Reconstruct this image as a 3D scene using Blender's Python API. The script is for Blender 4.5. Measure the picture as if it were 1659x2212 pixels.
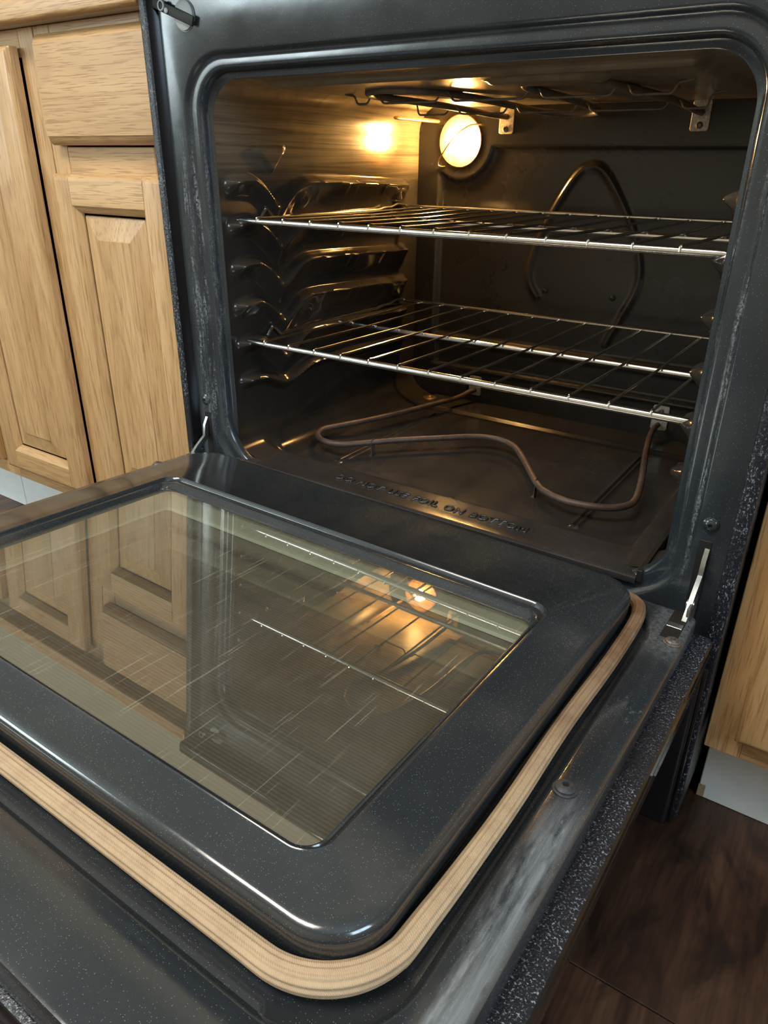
import bpy, bmesh, math, random
import numpy as np
from mathutils import Vector, Matrix

random.seed(7)
S = bpy.context.scene
for o in list(bpy.data.objects):
    bpy.data.objects.remove(o)
COL = S.collection

# ------------------------------------------------------------------ camera
FPX = 1573.99
cam = bpy.data.cameras.new('camera')
cam.sensor_fit = 'VERTICAL'
cam.sensor_height = 36.0
cam.lens = FPX / 2212.0 * 36.0
cam.clip_start = 0.02
co = bpy.data.objects.new('camera', cam)
COL.objects.link(co)
yaw, pitch, roll = math.radians(33.9052), math.radians(-25.7988), math.radians(0.6447)
fw = Vector((-math.sin(yaw) * math.cos(pitch), math.cos(yaw) * math.cos(pitch), math.sin(pitch)))
rt = Vector((math.cos(yaw), math.sin(yaw), 0))
up = rt.cross(fw)
r2 = math.cos(roll) * rt + math.sin(roll) * up
u2 = -math.sin(roll) * rt + math.cos(roll) * up
M = Matrix(((r2.x, u2.x, -fw.x, 0.4337), (r2.y, u2.y, -fw.y, -0.6968), (r2.z, u2.z, -fw.z, 0.7170), (0, 0, 0, 1)))
co.matrix_world = M
S.camera = co

# ------------------------------------------------------------------ view, world, large lights
S.view_settings.view_transform = 'Standard'
S.view_settings.look = 'None'
S.view_settings.gamma = 1.0
S.view_settings.use_curve_mapping = False
S.view_settings.exposure = 0.0

W = bpy.data.worlds.new('sky')
S.world = W
W.use_nodes = True
W.node_tree.nodes['Background'].inputs[0].default_value = (0.62, 0.78, 1.0, 1)
W.node_tree.nodes['Background'].inputs[1].default_value = 1.0


def area(name, loc, rot, sx, sy, power, col):
    l = bpy.data.lights.new(name, 'AREA')
    l.shape = 'RECTANGLE'
    l.size, l.size_y = sx, sy
    l.energy = power
    l.color = col
    o = bpy.data.objects.new(name, l)
    o.location = loc
    o.rotation_euler = rot
    COL.objects.link(o)
    return o


# daylight entering by the two windows, and the ceiling lamp of the kitchen
area('window_daylight', (-2.55, -2.66, 1.55), (math.radians(-90), 0, math.radians(180)), 1.3, 1.1, 75, (0.78, 0.93, 0.97))
area('window_daylight.001', (1.96, -0.9, 1.50), (math.radians(90), 0, math.radians(90)), 0.9, 0.9, 36, (0.62, 0.82, 1.0))
area('ceiling_lamp_light', (-0.35, -1.15, 2.395), (0, 0, 0), 1.15, 0.5, 46, (1.0, 0.93, 0.82))


# ------------------------------------------------------------------ materials
def new_mat(name):
    m = bpy.data.materials.new(name)
    m.use_nodes = True
    nt = m.node_tree
    nt.nodes.clear()
    return m, nt


class NB:
    """small node-building helper"""
    def __init__(s, name):
        s.m, s.nt = new_mat(name)
        s.out = s.n('ShaderNodeOutputMaterial')

    def n(s, t, **kw):
        nd = s.nt.nodes.new(t)
        for k, v in kw.items():
            setattr(nd, k, v)
        return nd

    def link(s, a, b):
        s.nt.links.new(a, b)

    def coords(s, scale=(1, 1, 1), loc=(0, 0, 0), rot=(0, 0, 0)):
        tc = s.n('ShaderNodeTexCoord')
        mp = s.n('ShaderNodeMapping')
        mp.inputs['Scale'].default_value = scale
        mp.inputs['Location'].default_value = loc
        mp.inputs['Rotation'].default_value = rot
        s.link(tc.outputs['Object'], mp.inputs['Vector'])
        return mp.outputs[0]

    def noise(s, scale, detail=3, rough=0.5, vec=None, dist=0.0):
        nd = s.n('ShaderNodeTexNoise')
        nd.inputs['Scale'].default_value = scale
        nd.inputs['Detail'].default_value = detail
        nd.inputs['Roughness'].default_value = rough
        nd.inputs['Distortion'].default_value = dist
        if vec is not None:
            s.link(vec, nd.inputs['Vector'])
        return nd.outputs[0]

    def ramp(s, fac, stops):
        r = s.n('ShaderNodeValToRGB')
        cr = r.color_ramp
        while len(cr.elements) > 1:
            cr.elements.remove(cr.elements[-1])
        first = True
        for p, c in stops:
            e = cr.elements[0] if first else cr.elements.new(p)
            first = False
            e.position = p
            e.color = c if len(c) == 4 else (*c, 1)
        s.link(fac, r.inputs[0])
        return r.outputs[0]

    def mix(s, fac, a, b):
        mx = s.n('ShaderNodeMix', data_type='RGBA')
        for sock, v in ((mx.inputs[0], fac), (mx.inputs[6], a), (mx.inputs[7], b)):
            if hasattr(v, 'is_output') or isinstance(v, bpy.types.NodeSocket):
                s.link(v, sock)
            elif isinstance(v, (int, float)):
                sock.default_value = v
            else:
                sock.default_value = (*v, 1) if len(v) == 3 else v
        return mx.outputs[2]

    def math(s, op, a, b=None, clamp=False):
        m = s.n('ShaderNodeMath', operation=op)
        m.use_clamp = clamp
        for i, v in enumerate((a, b)):
            if v is None:
                continue
            if isinstance(v, bpy.types.NodeSocket):
                s.link(v, m.inputs[i])
            else:
                m.inputs[i].default_value = v
        return m.outputs[0]

    def sep(s):
        tc = s.n('ShaderNodeTexCoord')
        sp = s.n('ShaderNodeSeparateXYZ')
        s.link(tc.outputs['Object'], sp.inputs[0])
        return sp.outputs

    def band(s, v, lo, hi, soft):
        """1 inside lo..hi with soft edges"""
        a = s.n('ShaderNodeMapRange', interpolation_type='SMOOTHSTEP')
        a.inputs[1].default_value = lo - soft
        a.inputs[2].default_value = lo + soft
        s.link(v, a.inputs[0])
        b = s.n('ShaderNodeMapRange', interpolation_type='SMOOTHSTEP')
        b.inputs[1].default_value = hi - soft
        b.inputs[2].default_value = hi + soft
        b.inputs[3].default_value = 1.0
        b.inputs[4].default_value = 0.0
        s.link(v, b.inputs[0])
        return s.math('MULTIPLY', a.outputs[0], b.outputs[0])

    def speckle(s, scale, size, vec=None):
        v = s.n('ShaderNodeTexVoronoi')
        v.inputs['Scale'].default_value = scale
        if vec is None:
            vec = s.coords()
        s.link(vec, v.inputs['Vector'])
        r = s.ramp(v.outputs['Distance'], [(size * 0.6, (1, 1, 1)), (size, (0, 0, 0))])
        # only a share of the cells
        sc = s.n('ShaderNodeSeparateColor')
        s.link(v.outputs['Color'], sc.inputs[0])
        keep = s.math('GREATER_THAN', sc.outputs[0], 0.45)
        return s.math('MULTIPLY', r, keep)

    def bsdf(s, color=(0.5, 0.5, 0.5), rough=0.5, metal=0.0, spec=0.5, bump=None, bstr=0.2, bdist=0.001, **kw):
        p = s.n('ShaderNodeBsdfPrincipled')
        for key, v in (('Base Color', color), ('Roughness', rough), ('Metallic', metal), ('Specular IOR Level', spec)):
            if isinstance(v, bpy.types.NodeSocket):
                s.link(v, p.inputs[key])
            elif isinstance(v, (int, float)):
                p.inputs[key].default_value = v
            else:
                p.inputs[key].default_value = (*v, 1)
        for k, v in kw.items():
            p.inputs[k.replace('_', ' ')].default_value = v
        if bump is not None:
            b = s.n('ShaderNodeBump')
            b.inputs['Strength'].default_value = bstr
            b.inputs['Distance'].default_value = bdist
            s.link(bump, b.inputs['Height'])
            s.link(b.outputs[0], p.inputs['Normal'])
        s.link(p.outputs[0], s.out.inputs[0])
        return p


MAT = {}


def enamel(name, c0, c1, rough=(0.12, 0.24), speck=0.25, smear=0.0, scuff=None, spec=0.5, sscale=520, ssize=0.15, smear_from=None):
    b = NB(name)
    cv = b.coords()
    n1 = b.noise(9, 4, 0.6, cv)
    col = b.mix(b.ramp(n1, [(0.35, (0, 0, 0)), (0.7, (1, 1, 1))]), c0, c1)
    rg = b.ramp(n1, [(0.3, (rough[0],) * 3), (0.7, (rough[1],) * 3)])
    if smear:
        sv = b.coords((22, 2.2, 85), rot=(0.12, 0, 0.1))
        ns = b.ramp(b.noise(1.6, 5, 0.6, sv, 0.9), [(0.30, (0.12, 0.12, 0.12)), (0.85, (0.75, 0.75, 0.75))])
        if smear_from is not None:
            zz = b.sep()[2]
            ns = b.math('MULTIPLY', ns, b.band(zz, smear_from, 2.0, 0.03))
            film = b.math('MULTIPLY', b.band(zz, 0.785, 2.0, 0.008), b.ramp(b.noise(6, 4, 0.6, b.coords((1, 2, 1)), 2.0), [(0.3, (0.55, 0.55, 0.55)), (0.7, (1, 1, 1))]))
            ns = b.math('MAXIMUM', ns, film)
        col = b.mix(b.math('MULTIPLY', ns, smear), col, (0.27, 0.215, 0.145))
        rg = b.mix(b.math('MULTIPLY', ns, 0.5), rg, (0.38,) * 3)
    if speck:
        sp = b.speckle(sscale, ssize, cv)
        col = b.mix(b.math('MULTIPLY', sp, speck), col, (0.55, 0.58, 0.6))
    if scuff:
        m = scuff(b)
        col = b.mix(m, col, (0.42, 0.46, 0.5))
        rg = b.mix(m, rg, (0.55,) * 3)
    b.bsdf(col, rg, 0, spec, bump=b.noise(55, 2, 0.5, cv), bstr=0.05, bdist=0.002)
    MAT[name] = b.m
    return b.m


def frame_scuff(b):
    x, y, z = b.sep()[:3]
    ax = b.math('ABSOLUTE', x)
    m1 = b.band(ax, 0.3265, 0.332, 0.0018)
    m2 = b.band(ax, 0.311, 0.316, 0.003)
    m3 = b.math('MULTIPLY', b.band(ax, 0.334, 0.350, 0.006), b.math('LESS_THAN', x, 0.0))
    bands = b.math('ADD', b.math('ADD', m1, b.math('MULTIPLY', m2, 0.5)), b.math('MULTIPLY', m3, 0.75), True)
    hz = b.band(z, 0.36, 0.72, 0.06)
    st = b.ramp(b.noise(1, 6, 0.75, b.coords((190, 60, 16))), [(0.47, (0, 0, 0)), (0.68, (1, 1, 1))])
    gr = b.ramp(b.noise(330, 3, 0.7, b.coords()), [(0.38, (0, 0, 0)), (0.62, (1, 1, 1))])
    return b.math('MULTIPLY', b.math('MULTIPLY', b.math('MULTIPLY', bands, hz), b.math('MULTIPLY', st, gr)), 0.8, True)


def door_scuff(b):
    x, y, z = b.sep()[:3]
    mx = b.band(x, 0.333, 0.353, 0.006)
    my = b.band(y, -0.50, -0.285, 0.035)
    st = b.ramp(b.noise(1, 5, 0.7, b.coords((150, 8, 40))), [(0.30, (0.25, 0.25, 0.25)), (0.70, (1, 1, 1))])
    edge = b.ramp(b.noise(1, 4, 0.6, b.coords((70, 14, 20))), [(0.40, (0, 0, 0)), (0.55, (1, 1, 1))])
    big = b.math('MULTIPLY', b.math('MULTIPLY', mx, my), b.math('MULTIPLY', st, edge))
    mx2 = b.band(x, 0.328, 0.356, 0.004)
    my2 = b.band(y, -0.60, -0.01, 0.03)
    fl = b.ramp(b.noise(60, 6, 0.8, b.coords((1, 0.5, 1))), [(0.60, (0, 0, 0)), (0.70, (1, 1, 1))])
    small = b.math('MULTIPLY', b.math('MULTIPLY', mx2, my2), b.math('MULTIPLY', fl, 0.55))
    rx = b.math('MULTIPLY', b.band(x, 0.322, 0.36, 0.006), b.band(y, -0.06, 0.06, 0.02))
    rust = b.math('MULTIPLY', rx, b.ramp(b.noise(240, 4, 0.7, b.coords()), [(0.35, (0.05, 0.05, 0.05)), (0.7, (0.45, 0.45, 0.45))]))
    return b.math('MULTIPLY', b.math('MAXIMUM', b.math('MAXIMUM', big, small), rust), 0.50, True)


enamel('enamel_frame', (0.019, 0.025, 0.031), (0.030, 0.036, 0.042), (0.13, 0.26), 0.34, scuff=frame_scuff, spec=0.7)
enamel('enamel_door', (0.019, 0.023, 0.027), (0.029, 0.032, 0.034), (0.10, 0.20), 0.30, scuff=door_scuff, sscale=760, ssize=0.19, spec=0.95)
enamel('enamel_cavity', (0.020, 0.018, 0.016), (0.034, 0.028, 0.023), (0.10, 0.20), 0.10, smear=0.95, smear_from=0.70)
enamel('enamel_floor', (0.022, 0.020, 0.020), (0.034, 0.030, 0.028), (0.19, 0.30), 0.2)
enamel('enamel_back', (0.018, 0.017, 0.016), (0.028, 0.025, 0.022), (0.2, 0.34), 0.06)
enamel('enamel_letter', (0.03, 0.028, 0.027), (0.035, 0.03, 0.028), (0.10, 0.14), 0, spec=1.0)


def textured_black():
    b = NB('textured_black')
    cv = b.coords()
    x, y, z = b.sep()[:3]
    n = b.noise(520, 3, 0.6, cv)
    fl = b.ramp(b.noise(1, 3, 0.7, b.coords((620, 620, 300))), [(0.56, (0, 0, 0)), (0.66, (1, 1, 1))])
    glint_area = b.ramp(b.noise(14, 3, 0.6, cv), [(0.36, (0.1, 0.1, 0.1)), (0.6, (1, 1, 1))])
    col = b.mix(b.math('MULTIPLY', b.math('MULTIPLY', fl, glint_area), 0.7), (0.010, 0.012, 0.017), (0.42, 0.46, 0.52))  # pale flecks painted in as light glinting off the textured paint
    b.bsdf(col, 0.3, 0, 0.5, bump=n, bstr=0.5, bdist=0.0015)
    MAT['textured_black'] = b.m


textured_black()


def simple(name, col, rough=0.5, metal=0.0, spec=0.5, nscale=0, namp=0.3, bump=0):
    b = NB(name)
    c = col
    if nscale:
        n = b.noise(nscale, 4, 0.6, b.coords())
        c = b.mix(b.ramp(n, [(0.3, (0, 0, 0)), (0.75, (1, 1, 1))]), tuple(v * (1 - namp) for v in col), tuple(min(1, v * (1 + namp)) for v in col))
    b.bsdf(c, rough, metal, spec, bump=b.noise(nscale * 6 or 300, 2, 0.5, b.coords()) if bump else None, bstr=bump)
    MAT[name] = b.m
    return b.m


simple('gloss_black', (0.008, 0.008, 0.009), 0.07)
simple('flat_black', (0.006, 0.006, 0.006), 0.6)
simple('chrome', (0.80, 0.79, 0.76), 0.17, 1.0, nscale=90, namp=0.12)
simple('steel_arm', (0.42, 0.44, 0.44), 0.34, 1.0, nscale=120, namp=0.25)
simple('bracket_steel', (0.52, 0.50, 0.46), 0.5, 0.75, nscale=300, namp=0.45)
simple('element_brown', (0.105, 0.075, 0.062), 0.52, 0.35, nscale=70, namp=0.35)
simple('element_grey', (0.17, 0.15, 0.13), 0.5, 0.3, nscale=70, namp=0.3)
simple('screw_dark', (0.05, 0.05, 0.052), 0.55, 0.3, nscale=300, namp=0.4)
simple('screw_rust', (0.20, 0.18, 0.165), 0.5, 0.7, nscale=400, namp=0.6)
simple('probe_copper', (0.58, 0.42, 0.25), 0.3, 0.9)
simple('spacer_metal', (0.60, 0.68, 0.63), 0.35, 0.25)
simple('toe_white', (0.80, 0.85, 0.87), 0.5, nscale=20, namp=0.05)
simple('raw_edge', (0.38, 0.29, 0.17), 0.8, nscale=200, namp=0.3)
simple('plaster', (0.60, 0.53, 0.41), 0.85, nscale=5, namp=0.04)
simple('ceiling_white', (0.72, 0.73, 0.72), 0.85)
simple('window_white', (0.78, 0.79, 0.78), 0.4)
simple('silver_disc', (0.36, 0.39, 0.39), 0.5, 0.1)
simple('trim_black', (0.005, 0.005, 0.007), 0.22, spec=0.25)
simple('pin_white', (0.5, 0.5, 0.5), 0.5)
simple('fiberglass_dark', (0.03, 0.03, 0.03), 0.9)


def oak(name, axis, tint=(1, 1, 1)):
    """axis = grain direction"""
    b = NB(name)
    sc = [1, 1, 1]
    stretch = [22.0, 22.0, 22.0]
    stretch[axis] = 1.6
    oi = b.n('ShaderNodeObjectInfo')
    tc = b.n('ShaderNodeTexCoord')
    ad = b.n('ShaderNodeVectorMath', operation='ADD')
    cb = b.n('ShaderNodeCombineXYZ')
    rnd = b.math('MULTIPLY', oi.outputs['Random'], 7.0)
    for i in range(3):
        b.link(rnd, cb.inputs[i])
    b.link(tc.outputs['Object'], ad.inputs[0])
    b.link(cb.outputs[0], ad.inputs[1])

    def mp(scale):
        m = b.n('ShaderNodeMapping')
        m.inputs['Scale'].default_value = scale
        b.link(ad.outputs[0], m.inputs['Vector'])
        return m.outputs[0]
    big = b.noise(1.0, 3, 0.55, mp(stretch), 0.6)
    # rings: fractional part of a stretched noise gives cathedral lines
    st2 = [8.0, 8.0, 8.0]
    st2[axis] = 1.1
    nn = b.noise(1.0, 1.5, 0.4, mp(st2), 0.3)
    ring = b.math('FRACT', b.math('MULTIPLY', nn, 15.0))
    rl = b.ramp(ring, [(0.0, (0.55, 0.55, 0.55)), (0.12, (1, 1, 1)), (0.7, (0.96, 0.96, 0.96)), (1.0, (0.55, 0.55, 0.55))])
    pores_s = [520.0, 520.0, 520.0]
    pores_s[axis] = 22.0
    pores = b.ramp(b.noise(1.0, 2, 0.5, mp(pores_s)), [(0.36, (0.25, 0.25, 0.25)), (0.47, (1, 1, 1))])
    base = b.ramp(big, [(0.25, tuple(t * v for t, v in zip(tint, (0.46, 0.275, 0.120)))),
                        (0.5, tuple(t * v for t, v in zip(tint, (0.57, 0.355, 0.165)))),
                        (0.75, tuple(t * v for t, v in zip(tint, (0.65, 0.425, 0.215))))])
    dark = tuple(t * v for t, v in zip(tint, (0.27, 0.13, 0.045)))
    c1 = b.mix(rl, dark, base)
    c1 = b.mix(0.62, base, c1)
    c2 = b.mix(pores, dark, c1)
    c2 = b.mix(0.7, c1, c2)
    b.bsdf(c2, 0.36, 0, 0.45, bump=pores, bstr=0.25, bdist=0.0004)
    MAT[name] = b.m


oak('oak_x', 0)
oak('oak_z', 2)
oak('oak_shadow', 2, (0.8, 0.72, 0.66))


def walnut():
    b = NB('walnut_vinyl')
    oi = b.n('ShaderNodeObjectInfo')
    tc = b.n('ShaderNodeTexCoord')
    ad = b.n('ShaderNodeVectorMath', operation='ADD')
    cb = b.n('ShaderNodeCombineXYZ')
    rnd = b.math('MULTIPLY', oi.outputs['Random'], 9.0)
    for i in range(3):
        b.link(rnd, cb.inputs[i])
    b.link(tc.outputs['Object'], ad.inputs[0])
    b.link(cb.outputs[0], ad.inputs[1])

    def mp(scale):
        m = b.n('ShaderNodeMapping')
        m.inputs['Scale'].default_value = scale
        b.link(ad.outputs[0], m.inputs['Vector'])
        return m.outputs[0]
    n1 = b.noise(1, 5, 0.62, mp((16, 3.4, 16)), 1.4)
    n2 = b.noise(1, 3, 0.6, mp((160, 9, 160)))
    n3 = b.noise(1, 3, 0.6, mp((9, 6, 9)), 2.0)
    c = b.ramp(n1, [(0.30, (0.020, 0.011, 0.008)), (0.5, (0.075, 0.036, 0.022)), (0.72, (0.16, 0.078, 0.042))])
    c = b.mix(b.ramp(n2, [(0.35, (0.5, 0.5, 0.5)), (0.6, (0, 0, 0))]), c, (0.016, 0.009, 0.006))
    c = b.mix(b.ramp(n3, [(0.55, (0, 0, 0)), (0.68, (0.8, 0.8, 0.8))]), c, (0.016, 0.010, 0.009))
    b.bsdf(c, 0.34, 0, 0.45, bump=n2, bstr=0.15, bdist=0.0005)
    MAT['walnut_vinyl'] = b.m


walnut()


def gasket_mat():
    b = NB('woven_gasket')
    cv = b.coords()
    x, y, z = b.sep()[:3]
    n = b.noise(36, 5, 0.7, cv)
    fine = b.noise(1300, 2, 0.5, cv)
    weave = b.n('ShaderNodeTexWave', wave_type='BANDS', bands_direction='DIAGONAL')
    weave.inputs['Scale'].default_value = 420
    weave.inputs['Distortion'].default_value = 1.5
    b.link(cv, weave.inputs['Vector'])
    # scorched towards the hinge along the right-hand run, plus blotches
    burn = b.n('ShaderNodeMapRange')
    burn.inputs[1].default_value = -0.36
    burn.inputs[2].default_value = -0.10
    b.link(y, burn.inputs[0])
    bl = b.ramp(n, [(0.42, (0, 0, 0)), (0.68, (1, 1, 1))])
    k = b.math('ADD', b.math('MULTIPLY', burn.outputs[0], 0.75), b.math('MULTIPLY', bl, 0.28), True)
    c = b.mix(k, (0.52, 0.375, 0.235), (0.13, 0.066, 0.033))
    c = b.mix(b.math('MULTIPLY', weave.outputs[0], 0.22), c, (0.30, 0.19, 0.11))
    b.bsdf(c, 0.75, 0, 0.25, bump=b.math('ADD', weave.outputs[0], fine), bstr=0.35, bdist=0.0006)
    MAT['woven_gasket'] = b.m


gasket_mat()


def pane(name, tint, refl, dusty, stripes=0.0, scratch=0.0):
    b = NB(name)
    tr = b.n('ShaderNodeBsdfTransparent')
    tr.inputs[0].default_value = (*tint, 1)
    gl = b.n('ShaderNodeBsdfGlossy')
    gl.inputs['Roughness'].default_value = 0.012
    gl.inputs['Color'].default_value = (1, 0.98, 0.9, 1)
    df = b.n('ShaderNodeBsdfDiffuse')
    df.inputs[0].default_value = (0.60, 0.56, 0.46, 1)
    lw = b.n('ShaderNodeFresnel')
    lw.inputs[0].default_value = 1.5
    fac = b.math('ADD', b.math('MULTIPLY', lw.outputs[0], 1.6), refl, True)
    m1 = b.n('ShaderNodeMixShader')
    b.link(fac, m1.inputs[0])
    b.link(tr.outputs[0], m1.inputs[1])
    b.link(gl.outputs[0], m1.inputs[2])
    d = dusty
    cv = b.coords()
    nz = b.ramp(b.noise(7, 4, 0.6, cv, 0.6), [(0.3, (0.4, 0.4, 0.4)), (0.75, (1, 1, 1))])
    dv = b.math('MULTIPLY', nz, dusty)
    if stripes:
        w = b.n('ShaderNodeTexWave', wave_type='BANDS', bands_direction='Y')
        w.inputs['Scale'].default_value = 95
        b.link(cv, w.inputs['Vector'])
        dv = b.math('ADD', dv, b.math('MULTIPLY', w.outputs[0], stripes))
    if scratch:
        s1 = b.ramp(b.noise(1, 2, 0.5, b.coords((420, 9, 1), rot=(0, 0, 0.75))), [(0.66, (0, 0, 0)), (0.70, (1, 1, 1))])
        s2 = b.ramp(b.noise(1, 2, 0.5, b.coords((430, 11, 1), rot=(0, 0, -0.35))), [(0.68, (0, 0, 0)), (0.71, (1, 1, 1))])
        dv = b.math('ADD', dv, b.math('MULTIPLY', b.math('MAXIMUM', s1, s2), scratch), True)
    m2 = b.n('ShaderNodeMixShader')
    b.link(dv, m2.inputs[0])
    b.link(m1.outputs[0], m2.inputs[1])
    b.link(df.outputs[0], m2.inputs[2])
    b.link(m2.outputs[0], b.out.inputs[0])
    MAT[name] = b.m


pane('glass_inner', (0.84, 0.83, 0.76), 0.12, 0.10, scratch=0.14)
pane('glass_outer', (0.55, 0.52, 0.42), 0.07, 0.03, stripes=0.10)
simple('glass_backing', (0.085, 0.072, 0.048), 0.35)


def lamp_mats():
    b = NB('bulb_glow')
    e = b.n('ShaderNodeEmission')
    e.inputs[0].default_value = (1.0, 0.60, 0.22, 1)
    e.inputs[1].default_value = 1200.0
    b.link(e.outputs[0], b.out.inputs[0])
    MAT['bulb_glow'] = b.m
    b = NB('lamp_lens')
    tr = b.n('ShaderNodeBsdfTransparent')
    tr.inputs[0].default_value = (1.0, 0.93, 0.75, 1)
    gl = b.n('ShaderNodeBsdfGlossy')
    gl.inputs['Roughness'].default_value = 0.05
    tl = b.n('ShaderNodeBsdfTranslucent')
    tl.inputs[0].default_value = (1.0, 0.72, 0.32, 1)
    n = b.ramp(b.noise(60, 5, 0.7, b.coords()), [(0.35, (0.01, 0.01, 0.01)), (0.7, (0.07, 0.07, 0.07))])
    m1 = b.n('ShaderNodeMixShader')
    b.link(n, m1.inputs[0])
    b.link(tr.outputs[0], m1.inputs[1])
    b.link(tl.outputs[0], m1.inputs[2])
    m2 = b.n('ShaderNodeMixShader')
    m2.inputs[0].default_value = 0.08
    b.link(m1.outputs[0], m2.inputs[1])
    b.link(gl.outputs[0], m2.inputs[2])
    b.link(m2.outputs[0], b.out.inputs[0])
    MAT['lamp_lens'] = b.m
    simple('lamp_reflector', (0.17, 0.085, 0.025), 0.45, 0.2)
    b = NB('ceiling_diffuser')
    e = b.n('ShaderNodeEmission')
    e.inputs[0].default_value = (1.0, 0.94, 0.84, 1)
    e.inputs[1].default_value = 3.0
    b.link(e.outputs[0], b.out.inputs[0])
    MAT['ceiling_diffuser'] = b.m


lamp_mats()


# ------------------------------------------------------------------ mesh helpers
class MB:
    def __init__(s):
        s.v, s.f = [], []

    def add(s, v, f):
        o = len(s.v)
        s.v += [tuple(p) for p in v]
        s.f += [tuple(i + o for i in q) for q in f]
        return s

    def box(s, x0, x1, y0, y1, z0, z1, bev=0.0, seg=2):
        bm = bmesh.new()
        bmesh.ops.create_cube(bm, size=1)
        for v in bm.verts:
            v.co = Vector((x0 + (v.co.x + .5) * (x1 - x0), y0 + (v.co.y + .5) * (y1 - y0), z0 + (v.co.z + .5) * (z1 - z0)))
        if bev:
            bmesh.ops.bevel(bm, geom=bm.edges[:], offset=bev, segments=seg, profile=0.5, affect='EDGES')
        bm.verts.index_update()
        s.add([v.co for v in bm.verts], [[v.index for v in f.verts] for f in bm.faces])
        bm.free()
        return s

    def loft(s, loops, close=True, cap0=False, cap1=False):
        n = len(loops[0])
        v = [p for l in loops for p in l]
        f = []
        for i in range(len(loops) - 1):
            for j in range(n if close else n - 1):
                k = (j + 1) % n
                f.append((i * n + j, i * n + k, (i + 1) * n + k, (i + 1) * n + j))
        if cap0:
            f.append(tuple(range(n - 1, -1, -1)))
        if cap1:
            o = (len(loops) - 1) * n
            f.append(tuple(o + j for j in range(n)))
        return s.add(v, f)

    def tube(s, pts, r, n=10, caps=True, upv=(0, 0, 1), prof=None):
        """sweep; r may be a list; prof(theta) scales the radius"""
        P = [Vector(p) for p in pts]
        loops = []
        prevn = None
        for i, p in enumerate(P):
            t = (P[min(i + 1, len(P) - 1)] - P[max(i - 1, 0)]).normalized()
            if prevn is None:
                a = Vector(upv)
                if abs(a.dot(t)) > 0.95:
                    a = Vector((1, 0, 0))
            else:
                a = prevn
            nn = (a - t * a.dot(t)).normalized()
            prevn = nn
            bb = t.cross(nn)
            rr = r[i] if isinstance(r, (list, tuple)) else r
            lp = []
            for k in range(n):
                th = 2 * math.pi * k / n
                q = rr * (prof(th) if prof else 1.0)
                lp.append(p + nn * (q * math.cos(th)) + bb * (q * math.sin(th)))
            loops.append(lp)
        return s.loft(loops, True, caps, caps)

    def lathe(s, prof, c, axis='z', n=24):
        """prof: list of (radius, height)"""
        loops = []
        for r, h in prof:
            lp = []
            for k in range(n):
                th = 2 * math.pi * k / n
                a, b_ = r * math.cos(th), r * math.sin(th)
                if axis == 'z':
                    lp.append((c[0] + a, c[1] + b_, c[2] + h))
                elif axis == 'y':      # height goes towards -y (out of a front face)
                    lp.append((c[0] + a, c[1] - h, c[2] + b_))
                else:
                    lp.append((c[0] + h, c[1] + a, c[2] + b_))
            loops.append(lp)
        return s.loft(loops, True, True, True)

    def build(s, name, mat, parent=None, local=False, sharp=35, recalc=True):
        me = bpy.data.meshes.new(name)
        off = Vector((0, 0, 0))
        if parent is not None and not local:
            p = parent
            while p is not None:
                off += p.location
                p = p.parent
        me.from_pydata([tuple(Vector(p) - off) for p in s.v], [], s.f)
        me.validate()
        if recalc:
            bm = bmesh.new()
            bm.from_mesh(me)
            bmesh.ops.recalc_face_normals(bm, faces=bm.faces[:])
            bm.to_mesh(me)
            bm.free()
        for p in me.polygons:
            p.use_smooth = True
        me.set_sharp_from_angle(angle=math.radians(sharp))
        me.materials.append(MAT[mat])
        o = bpy.data.objects.new(name, me)
        COL.objects.link(o)
        if parent is not None:
            o.parent = parent
        return o


def smooth_path(pts, sub=8, closed=False):
    """Catmull-Rom resample"""
    P = [Vector(p) for p in pts]
    n = len(P)
    out = []
    rng = range(n) if closed else range(n - 1)
    for i in rng:
        g = lambda j: P[j % n] if closed else P[max(0, min(n - 1, j))]
        p0, p1, p2, p3 = g(i - 1), g(i), g(i + 1), g(i + 2)
        for k in range(sub):
            t = k / sub
            out.append(0.5 * ((2 * p1) + (-p0 + p2) * t + (2 * p0 - 5 * p1 + 4 * p2 - p3) * t * t + (-p0 + 3 * p1 - 3 * p2 + p3) * t ** 3))
    if not closed:
        out.append(P[-1])
    return out


def fillet_path(pts, r, sub=6):
    """polyline with rounded corners; r scalar"""
    P = [Vector(p) for p in pts]
    out = [P[0]]
    for i in range(1, len(P) - 1):
        a, b, c = P[i - 1], P[i], P[i + 1]
        d1, d2 = (a - b), (c - b)
        q = min(r, d1.length * 0.48, d2.length * 0.48)
        s_, e_ = b + d1.normalized() * q, b + d2.normalized() * q
        for k in range(sub + 1):
            t = k / sub
            out.append((1 - t) ** 2 * s_ + 2 * t * (1 - t) * b + t * t * e_)
    out.append(P[-1])
    return out


def rrect(x0, x1, y0, y1, r, n=8):
    """rounded rectangle as list of 2D points, counter-clockwise from the (x1,y0) corner"""
    out = []
    for cx, cy, a0 in ((x1 - r, y0 + r, -90), (x1 - r, y1 - r, 0), (x0 + r, y1 - r, 90), (x0 + r, y0 + r, 180)):
        for k in range(n + 1):
            a = math.radians(a0 + 90 * k / n)
            out.append((cx + r * math.cos(a), cy + r * math.sin(a)))
    return out


def tag(o, label=None, cat=None, group=None, kind=None):
    if label:
        o['label'] = label
    if cat:
        o['category'] = cat
    if group:
        o['group'] = group
    if kind:
        o['kind'] = kind
    return o


def empty(name, loc):
    o = bpy.data.objects.new(name, None)
    o.location = loc
    o.empty_display_size = 0.05
    COL.objects.link(o)
    return o


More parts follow.
